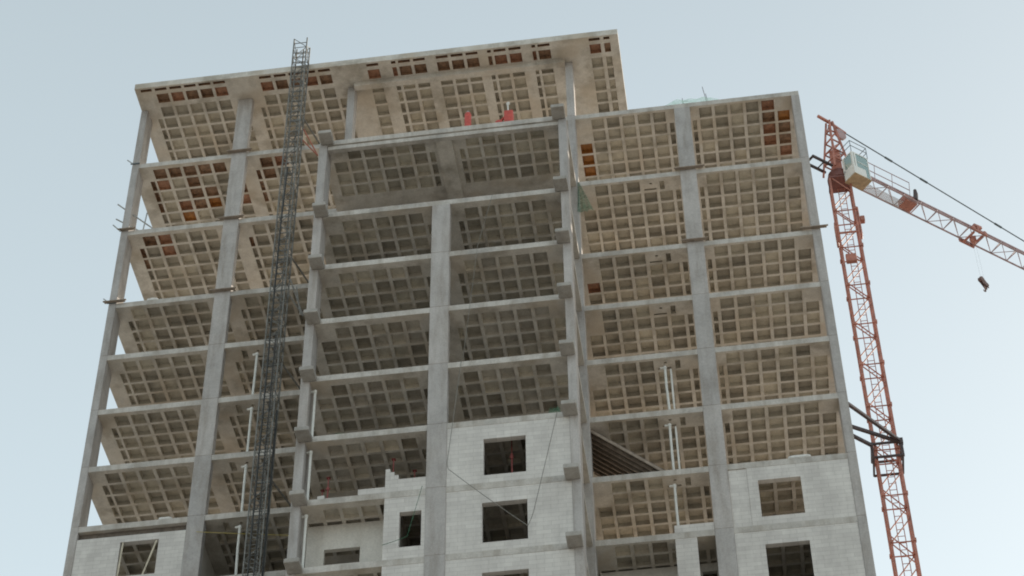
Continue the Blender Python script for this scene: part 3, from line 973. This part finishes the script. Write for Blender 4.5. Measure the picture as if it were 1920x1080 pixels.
# operator's cab hung at the side of the slewing ring
S0, S1, T0, T1 = -0.20, 0.80, 0.60, 1.34
CZ0, CZ1 = zz(9.86), zz(11.48)
def cabquad(mb, pts, th, mi=0):
    mb.poly(pts, mi)
mb = MB()
def jbox(mb, s0, s1, t0, t1, z0, z1):
    n = len(mb.v)
    for z in (z0, z1):
        for s, t in ((s0, t0), (s1, t0), (s1, t1), (s0, t1)):
            mb.v.append(J(s, t, z))
    for q in ((0, 3, 2, 1), (4, 5, 6, 7), (0, 1, 5, 4), (1, 2, 6, 5), (2, 3, 7, 6), (3, 0, 4, 7)):
        mb.f.append(tuple(n + i for i in q)); mb.m.append(0)
zs = CZ0 + 0.62                     # sill
jbox(mb, S0, S1 - 0.25, T1 - 0.04, T1, CZ0 + 0.05, zs)                     # right side, below the glass
jbox(mb, S0, S0 + 0.04, T0, T1 - 0.04, CZ0 + 0.05, zs + 0.12)              # rear
jbox(mb, S0, S1, T0, T0 + 0.04, CZ0 + 0.05, CZ1 - 0.06)                    # mast side
jbox(mb, S0, S1, T0, T1, CZ1 - 0.06, CZ1)                                  # roof
for s, t in ((S0, T1 - 0.10), (S0, T0 + 0.04), (S0 + 0.14, T1 - 0.05)):
    jbox(mb, s, s + 0.10, t, t + 0.10 if t < T1 - 0.06 else T1, zs, CZ1 - 0.06)
jbox(mb, S1 - 0.05, S1, T1 - 0.05, T1, CZ0 + 0.05, CZ1 - 0.06)
jbox(mb, S1 - 0.05, S1, T0, T0 + 0.05, CZ0 + 0.05, CZ1 - 0.06)
jbox(mb, S0 + 0.3, S1, T1 - 0.035, T1 - 0.002, CZ0 + 0.98, CZ0 + 1.02)
cab = mb.build('operator_cab', M['white'], crane)
mb = MB(); jbox(mb, S0 - 0.02, S1 + 0.02, T0 - 0.02, T1 + 0.02, CZ0, CZ0 + 0.05); mb.build('cab_floor', M['cab_floor'], cab)
mb = MB(); jbox(mb, S0 + 0.20, S1 - 0.06, T1 - 0.025, T1 - 0.015, zs, CZ1 - 0.08); mb.build('window_pane', M['glass'], cab)
mb = MB(); jbox(mb, S1 - 0.25, S1 - 0.06, T1 - 0.025, T1 - 0.015, CZ0 + 0.06, zs - 0.002); mb.build('window_pane', M['glass'], cab)
mb = MB(); jbox(mb, S1 - 0.03, S1 - 0.02, T0 + 0.06, T1 - 0.06, CZ0 + 0.06, CZ1 - 0.08); mb.build('window_pane', M['glass'], cab)
mb = MB(); jbox(mb, S0 + 0.015, S0 + 0.025, T0 + 0.15, T1 - 0.11, zs + 0.12, CZ1 - 0.08); mb.build('window_pane', M['glass'], cab)
mb = MB()
jbox(mb, S0 + 0.15, S0 + 0.55, T0 + 0.2, T0 + 0.55, CZ0 + 0.1, CZ0 + 0.5); jbox(mb, S0 + 0.12, S0 + 0.22, T0 + 0.2, T0 + 0.55, CZ0 + 0.5, CZ0 + 1.1)
mb.build('operator_seat', M['crane_dark'], cab)
mb = MB()
for s, t in ((S0, T0), (S0, T1), (S1, T0), (S1, T1)):
    mb.beam(J(s, t, CZ1), J(s, t, CZ1 + 0.75), 0.03)
for z in (0.4, 0.75):
    mb.beam(J(S0, T0, CZ1 + z), J(S0, T1, CZ1 + z), 0.025); mb.beam(J(S1, T0, CZ1 + z), J(S1, T1, CZ1 + z), 0.025)
    mb.beam(J(S0, T1, CZ1 + z), J(S1, T1, CZ1 + z), 0.025)
mb.build('roof_rail', M['grey_steel'], cab)
# tie frame and struts to the tower
TZ = zz(-6.65)
mb = MB()
for z in (TZ, TZ - 0.75):
    for (ax, ay, bx, by) in ((-0.62, -0.60, 0.62, -0.60), (0.62, -0.60, 0.62, 0.62), (0.62, 0.62, -0.62, 0.62), (-0.62, 0.62, -0.62, -0.60)):
        mb.beam((ax, ay, z), (bx, by, z), 0.085)
mb.box(0.53, 0.72, -0.70, -0.50, TZ - 0.14, TZ + 0.14)
mb.box(-0.69, -0.57, -0.66, -0.54, TZ - 0.80, TZ + 0.06)
mb.box(0.57, 0.69, -0.66, -0.54, TZ - 0.80, TZ - 0.14)
mb.build('tie_frame', M['crane_dark'], crane)
for (p, q) in (((32.80, 0.55, TZ), (34.98, 3.30, TZ)), ((32.80, 1.95, TZ), (34.98, 3.30, TZ - 0.05)), ((32.80, 2.45, TZ - 0.02), (33.75, 3.30, TZ - 0.08))):
    mb = MB()
    mb.beam((p[0] - MX, p[1] - MY, p[2]), (q[0] - MX, q[1] - MY, q[2]), 0.13)
    mb.build('tie_strut', M['crane_dark'], crane)

# hook block under the trolley
hp = Vector((MX, MY, 0)) + JD * 8.55
hook = thing('hook_block', 'small dark hook block hanging below the crane jib', 'hook block', (hp.x, hp.y, zz(7.9)))
mb = MB()
for t in (-0.07, 0.07):
    pts = [(-0.30, 0.62), (-0.05, 0.80), (0.30, 0.30), (0.34, -0.05), (0.05, 0.02), (-0.28, 0.42)]
    mb.poly([tuple(JD * a + JN * (t - 0.02) + Vector((0, 0, b2))) for a, b2 in pts])
    mb.poly([tuple(JD * a + JN * (t + 0.02) + Vector((0, 0, b2))) for a, b2 in reversed(pts)])
mb.build('cheek_plate', M['hook'], hook)
mb = MB()
for a, b2 in ((-0.12, 0.52), (0.18, 0.18)):
    mb.tube([tuple(JD * a - JN * 0.12 + Vector((0, 0, b2))), tuple(JD * a + JN * 0.12 + Vector((0, 0, b2)))], 0.17, 12)
mb.build('pulley', M['hook'], hook)
mb = MB()
pts = [(0.05, 0.05), (0.06, -0.15), (0.09, -0.28), (0.05, -0.40), (-0.05, -0.42), (-0.12, -0.34)]
mb.tube([tuple(JD * a + Vector((0, 0, b2))) for a, b2 in pts], [0.06, 0.055, 0.055, 0.05, 0.045, 0.02], 8)
mb.build('hook', M['hook'], hook)
HOOK_SCALE = 0.8
hook.scale = (HOOK_SCALE,) * 3
mb = MB()
for a in (-0.12, 0.18):
    mb.tube([tuple(JD * a + Vector((0, 0, 0.5))), tuple(JD * (a * 0.8) + Vector((0, 0, (JZ - zz(7.9) - 0.2) / HOOK_SCALE)))], 0.004, 5)
mb.build('hoist_rope', M['galv'], hook)

# ------------------------------------------------------------------ drain pipes standing in the storeys
def pipe(x, y, k, label, lean=(0, 0), double=False, topz=None):
    """standing on floor k"""
    z0 = fl(k)
    z1 = topz or (Z[k - 1] - BOT - 0.35)
    t = thing('drain_pipe', label, 'pipe', (x, y, z0), 'drain pipes standing in the open storeys')
    mb = MB(); mb.tube([(lean[0], lean[1], 0), (0, 0, (z1 - z0) * 0.6), (0, 0, z1 - z0)], 0.058, 10); mb.build('pipe', M['pvc'], t)
    mb = MB(); mb.tube([(0, 0, z1 - z0), (0, 0, z1 - z0 + 0.13)], 0.078, 10); mb.tube([(0, 0, z1 - z0 + 0.07), (-0.2, 0.05, z1 - z0 + 0.11)], 0.055, 8); mb.build('branch_socket', M['pvc'], t)
    if double:
        mb = MB(); mb.tube([(0.26, 0.05, 0), (0.24, 0.05, (z1 - z0))], 0.045, 8); mb.build('pipe', M['pvc'], t)
ordn = {5: 'third', 6: 'fourth', 7: 'fifth', 8: 'lowest'}
for k, w in ((5, 'topmost'), (6, 'second from the top'), (7, 'third from the top'), (8, 'lowest')):
    pipe(7.2, 0.32, k, 'pale drain pipe beside the hoist mast in the left wing, ' + w, (0.02 * (k - 6), 0))
pipe(7.2, 0.32, 9, 'pale drain pipe at the bottom of the picture, left of the hoist mast')
pipe(25.33, 0.36, 6, 'pair of pale drain pipes in the right wing, topmost', (0.06, 0), True)
pipe(25.33, 0.36, 7, 'pair of pale drain pipes beside the dark plank ramp', (0.02, 0), True)
pipe(25.33, 0.36, 8, 'single pale drain pipe rising behind the low block wall, right wing', (0.02, 0))
pipe(11.06, YC + 0.32, 7, 'pale drain pipe by the left column of the middle bay, topmost')
pipe(11.06, YC + 0.32, 8, 'pale drain pipe by the left column of the middle bay, beside red props')
pipe(11.06, YC + 0.32, 9, 'pale drain pipe in front of the small plastered loggia wall')

# ------------------------------------------------------------------ red steel props
def prop(x, y, k, label, h=None):
    z0 = fl(k)
    h = h or (Z[k - 1] - BOT - z0 - 0.02)
    t = thing('steel_prop', label, 'prop', (x, y, z0), 'red props under the slabs')
    mb = MB(); mb.tube([(0, 0, 0.01), (0, 0, h * 0.62)], 0.034, 8); mb.build('outer_tube', M['prop'], t)
    mb = MB(); mb.tube([(0, 0, h * 0.6), (0, 0, h - 0.01)], 0.025, 8); mb.build('inner_tube', M['prop'], t)
    mb = MB(); mb.box(-0.08, 0.08, -0.08, 0.08, 0, 0.012); mb.build('base_plate', M['prop'], t)
    mb = MB(); mb.box(-0.08, 0.08, -0.08, 0.08, h - 0.01, h); mb.build('head_plate', M['prop'], t)
    mb = MB(); mb.tube([(-0.10, 0, h * 0.62), (0.10, 0, h * 0.62)], 0.02, 6); mb.tube([(0, 0, h * 0.58), (0, 0, h * 0.66)], 0.06, 8); mb.build('collar', M['prop'], t)
prop(19.13, YC + 0.75, 8, 'red steel prop seen through the upper window of the middle bay')
prop(14.35, YC + 0.85, 8, 'red steel prop behind the stepped block wall', 2.4)
prop(11.80, YC + 0.55, 8, 'red steel prop near the pipe in the middle bay, left of the low wall', 1.5)
prop(11.45, YC + 1.10, 8, 'faint red steel prop deepest in the middle bay by the left column', 1.35)
prop(15.15, YC + 1.2, 8, 'red steel prop in the shade beside the middle column', 2.0)

# ------------------------------------------------------------------ things on the slabs
# small red winch on the terrace
t = thing('site_winch', 'red winch with a pale mast at the edge of the terrace under the roof', 'winch', (19.15, YC + 0.30, fl(2)))
mb = MB(); mb.box(-0.10, 0.32, -0.18, 0.25, 0.10, 0.95); o = mb.build('body', M['red'], t); bevel(o, 0.05)
mb = MB(); mb.tube([(-0.35, -0.1, 0.24), (-0.35, 0.25, 0.24)], 0.17, 14); mb.build('cable_drum', M['red'], t)
mb = MB(); mb.beam((-0.62, -0.1, 0.06), (0.36, -0.1, 0.06), 0.08); mb.beam((-0.62, 0.25, 0.06), (0.36, 0.25, 0.06), 0.08); mb.beam((-0.55, 0.05, 0.10), (-0.08, 0.05, 0.75), 0.07); mb.build('frame', M['red'], t)
mb = MB(); mb.tube([(0.08, 0.05, 0.9), (0.06, 0.02, 1.60)], 0.035, 8); mb.tube([(0.02, 0.02, 1.58), (0.14, 0.02, 1.66)], 0.07, 8); mb.build('mast', M['pvc'], t)
# red gas cylinder
t = thing('gas_cylinder', 'tall red gas cylinder standing on the terrace left of the red winch', 'gas cylinder', (17.35, YC + 0.32, fl(2)))
mb = MB(); mb.tube([(0, 0, 0), (0, 0, 1.12), (0, 0, 1.22), (0, 0, 1.28)], [0.16, 0.16, 0.12, 0.05], 16); mb.build('body', M['red'], t)
mb = MB(); mb.tube([(0, 0, 1.28), (0, 0, 1.40)], 0.035, 8); mb.tube([(-0.07, 0, 1.36), (0.07, 0, 1.36)], 0.025, 8); mb.build('valve', M['galv'], t)

# planks laid at the feet of the columns
def plank(x0, x1, y0, y1, z, label, n=2):
    t = thing('plank_pair', label, 'planks', ((x0 + x1) / 2, (y0 + y1) / 2, z), 'planks laid at the column feet')
    w = (y1 - y0) / n
    L = (x1 - x0) / 2
    for i in range(n):
        mb = MB(); a = -(y1 - y0) / 2 + i * w
        mb.box(-L + 0.05 * i, L - 0.07 * i, a + 0.01, a + w - 0.01, 0.0, 0.04)
        mb.build('plank', M['rib'], t)
names = {1: 'below the roof storey', 2: 'second from the top', 3: 'third from the top'}
for k in (1, 2, 3):
    plank(4.78, 6.05, -0.24, -0.04, Z[k] + TOP + 0.003, 'dark planks at the foot of the wide left wing column, ' + names[k])
plank(26.52, 27.95, -0.24, -0.04, Z[2] + TOP + 0.003, 'dark planks at the foot of the wide right wing column, upper storey')
plank(26.55, 27.75, -0.24, -0.04, Z[3] + TOP + 0.003, 'dark planks at the foot of the wide right wing column, next storey down')
plank(31.9, 33.15, -0.22, -0.03, Z[3] + TOP + 0.003, 'dark planks jutting past the right corner column near the crane')
plank(-0.25, 0.85, -0.22, -0.03, Z[3] + TOP + 0.003, 'dark planks at the foot of the left corner column, third open floor')
plank(-0.15, 0.75, -0.22, -0.03, Z[2] + TOP + 0.003, 'dark planks at the foot of the left corner column, under the tube bracket')

# scaffold tubes clamped to the left corner column
t = thing('tube_bracket', 'grey scaffold tubes crossing behind the left corner column', 'scaffold', (0.0, 0.0, Z[2]))
for p, q in (((-0.36, -0.15, 1.95), (1.55, 0.9, 0.75)), ((-0.32, -0.15, 0.90), (0.90, 0.5, 0.42)), ((0.92, 0.35, 0.14), (1.0, 0.35, 1.65)), ((-0.42, -0.12, 0.52), (0.0, -0.12, 0.02))):
    mb = MB(); mb.tube([p, q], 0.034, 8); mb.build('tube', M['galv'], t)
for k, lab in ((1, 'upper'), (3, 'lower')):
    t = thing('column_clamp', 'small grey clamp sticking out of the left corner column, %s one' % lab, 'clamp', (0.0, 0.0, Z[k]))
    mb = MB(); mb.tube([(-0.28, -0.08, 0.42), (0.02, -0.08, 0.12)], 0.03, 8); mb.build('hook_bar', M['galv'], t)
    mb = MB(); mb.box(-0.09, 0.36, -0.07, -0.03, 0.10, 0.17); mb.build('clamp_plate', M['grey_steel'], t)

# sacks and loose blocks
def sack(x, y, z, L, W, Hh, label):
    mb = MB()
    n, m_ = 10, 6
    r = random.Random(int(x * 100))
    jit = {}
    def P(i, j):
        th = math.pi * i / n; ph = 2 * math.pi * (j % (m_ * 2)) / (m_ * 2)
        c = math.copysign(abs(math.cos(th)) ** 0.5, math.cos(th)); s = math.sin(th) ** 0.5
        k = 1 + 0.08 * (jit.setdefault((i, j % (m_ * 2)), r.uniform(-1, 1)) if 0 < i < n else 0)
        return (c * L / 2, s * math.cos(ph) * W / 2 * k, Hh / 2 + s * math.sin(ph) * Hh / 2 * k)
    for i in range(n):
        for j in range(m_ * 2):
            mb.quad(P(i, j), P(i + 1, j), P(i + 1, j + 1), P(i, j + 1))
    o = mb.build('sack', M['sack'], None, (x, y, z))
    for p_ in o.data.polygons: p_.use_smooth = True
    tag(o, label, 'sack')
sack(2.0, 0.22, Z[3] + TOP - 0.01, 0.55, 0.35, 0.26, 'white sack lying at the left wing floor edge near the corner column')
sack(30.5, 0.18, Z[7] + TOP - 0.01, 0.95, 0.35, 0.24, 'long white sack on the slab above the right block wall')
sack(4.0, 0.2, Z[7] + TOP - 0.01, 0.6, 0.35, 0.2, 'white sack on the slab above the left block wall')
t = thing('block_stack', 'small stack of white blocks on the middle bay floor beside the pipe', 'blocks', (11.6, YC + 0.6, fl(8)))
for i, (x, z, r) in enumerate(((0, 0, 0.05), (0.02, 0.203, -0.1), (0.30, 0, 0.2))):
    mb = MB(); mb.box(-0.14, 0.14, -0.3, 0.3, 0, 0.2); o = mb.build('block', M['block'], t, (x, 0, z)); o.rotation_euler.z = r

# timber trestle and rail seen through the upper middle window
t = thing('timber_rail', 'pale timber rail inside the upper window of the middle bay', 'rail', (18.9, YC + 0.95, fl(8)))
mb = MB(); mb.beam((-1.1, 0, 0.95), (1.1, 0, 1.05), 0.07, 0.1); mb.build('rail', M['pale_timber'], t)
for x in (-0.95, 0.95):
    mb = MB(); mb.beam((x, 0.0, 0.0), (x, 0.02, 0.95), 0.06); mb.build('post', M['pale_timber'], t)
# boards leaning in the left wall window
t = tag((lambda mb: (mb.beam((0, 0, 0), (0.05, 0, 1.92), 0.07, 0.03), mb.build('leaning_board', M['pale_timber'], None, (2.30, 0.05, zz(-12.615))))[1])(MB()),
        'upright pale board at the left side of the lower left window opening', 'board')
t = tag((lambda mb: (mb.beam((0, 0, 0), (0.42, 0, 1.76), 0.07, 0.03), mb.build('leaning_board', M['pale_timber'], None, (3.36, 0.05, zz(-12.615))))[1])(MB()),
        'slanting pale board at the right side of the lower left window opening', 'board')
t = tag((lambda mb: (mb.beam((0, 0, 0), (0.0, 0, 0.75), 0.07, 0.05), mb.build('timber_post', M['pale_timber'], None, (15.22, YC + 0.3, fl(8))))[1])(MB()),
        'short pale timber post behind the low wall next to the middle column', 'post')

# green net hanging at the inner corner, folded
def net(pts, name, mat, label, cat, nu=10, nv=8, amp=0.05):
    a, b2, c, d = [Vector(p) for p in pts]
    org = (a + b2 + c + d) / 4
    mb = MB()
    r = random.Random(3)
    def P(u, v):
        p = (a * (1 - u) + b2 * u) * (1 - v) + (d * (1 - u) + c * u) * v
        return p - org + Vector((0, amp * math.sin(u * 17 + v * 4) * (0.3 + v), amp * 0.4 * math.sin(u * 9 + v * 7)))
    for i in range(nu):
        for j in range(nv):
            mb.quad(P(i / nu, j / nv), P((i + 1) / nu, j / nv), P((i + 1) / nu, (j + 1) / nv), P(i / nu, (j + 1) / nv))
    o = mb.build(name, mat, None, tuple(org))
    for p_ in o.data.polygons: p_.use_smooth = True
    tag(o, label, cat)
net([(21.98, -0.06, zz(8.25)), (22.03, -0.06, zz(8.25)), (22.66, -0.04, zz(6.28)), (21.90, -0.06, zz(6.15))], 'debris_net', M['net'],
    'green netting hanging in the corner beside the right wing', 'netting', 22, 16, 0.04)
net([(25.6, 0.30, zz(13.14)), (29.6, 0.30, zz(13.14)), (28.6, 0.50, zz(13.98)), (26.9, 0.50, zz(14.02))], 'plastic_sheet', M['sheet'],
    'pale green sheeting draped along the right wing roof edge', 'sheeting', 48, 14, 0.03)
for x, z1, lx, lab in ((28.45, 1.75, -0.12, 'taller bar bundle sticking up from the right wing roof'), (27.2, 1.05, 0.02, 'short post standing in the green sheeting on the right wing roof')):
    t = thing('bar_bundle', lab, 'bars', (x, 0.55, Z[1] + TOP))
    for i in range(3):
        mb = MB(); mb.tube([(0.05 * i, 0.03 * i, 0), (0.05 * i + lx * (1 if i else 1.6), 0.02 * i, z1 * (1 - 0.3 * i))], 0.014, 6); mb.build('bar', M['crane_dark'], t)
    mb = MB(); mb.tube([(0.0, 0.0, 0.62), (0.95, 0.0, 0.34)] if x > 28 else [(0, 0, z1 * 0.8), (0.3, 0, z1 * 0.75)], 0.012, 6); mb.build('bar', M['crane_dark'], t)
# ragged green net on the floor of the middle bay
net([(11.6, YC + 0.4, fl(7) + 0.02), (15.5, YC + 0.4, fl(7) + 0.02), (15.4, YC + 0.5, fl(7) + 0.30), (12.0, YC + 0.5, fl(7) + 0.42)], 'debris_net', M['net'],
    'dark green netting heaped along the middle bay floor, left half', 'netting', 40, 10, 0.05)
net([(20.6, YC + 0.25, fl(7) + 0.02), (21.2, YC + 0.25, fl(7) + 0.02), (21.15, YC + 0.3, fl(7) + 0.55), (20.75, YC + 0.3, fl(7) + 0.5)], 'debris_net', M['net'],
    'scrap of bright green net at the right end above the middle block wall', 'netting', 16, 12, 0.03)

# ropes hanging in front of the middle bay
def rope(pts, label, mat='rope', r=0.014, sag=0.0):
    P = [Vector(p) for p in pts]
    org = P[0].copy()
    mb = MB()
    out = []
    for a, b2 in zip(P, P[1:]):
        for i in range(8):
            f = i / 8
            q = a.lerp(b2, f); q.z -= sag * 4 * f * (1 - f)
            out.append(q - org)
    out.append(P[-1] - org)
    mb.tube([tuple(p) for p in out], r, 5)
    tag(mb.build('rope', M[mat], None, tuple(org)), label, 'rope')
yr = YC - 0.28
rope([(17.2, yr + 0.2, Z[6] + TOP), (16.70, yr, zz(-12.14)), (16.76, yr, zz(-12.45)), (19.84, yr, zz(-15.64))], 'grey rope slanting across the two middle windows', sag=0.05)
rope([(21.1, yr, zz(-10.0)), (20.06, yr, zz(-15.0)), (19.84, yr, zz(-15.64))], 'thin grey rope hanging down the right of the middle windows', sag=0.03)
rope([(15.72, yr + 0.1, Z[8] + TOP), (15.2, yr, zz(-15.6)), (14.2, yr + 0.2, zz(-15.75))], 'green rope crossing the narrow window of the middle bay', 'net', 0.014, 0.02)
rope([(5.5, -0.12, zz(-10.75)), (10.4, -0.12, zz(-11.55))], 'thin yellow string stretched across the left wing near the bottom', 'string', 0.012, 0.02)
rope([(18.55, yr, Z[3] - 0.2), (17.9, yr, Z[4]), (17.3, yr, Z[6])], 'thin grey rope dropping past the upper middle floors', 'rope', 0.010, 0.02)
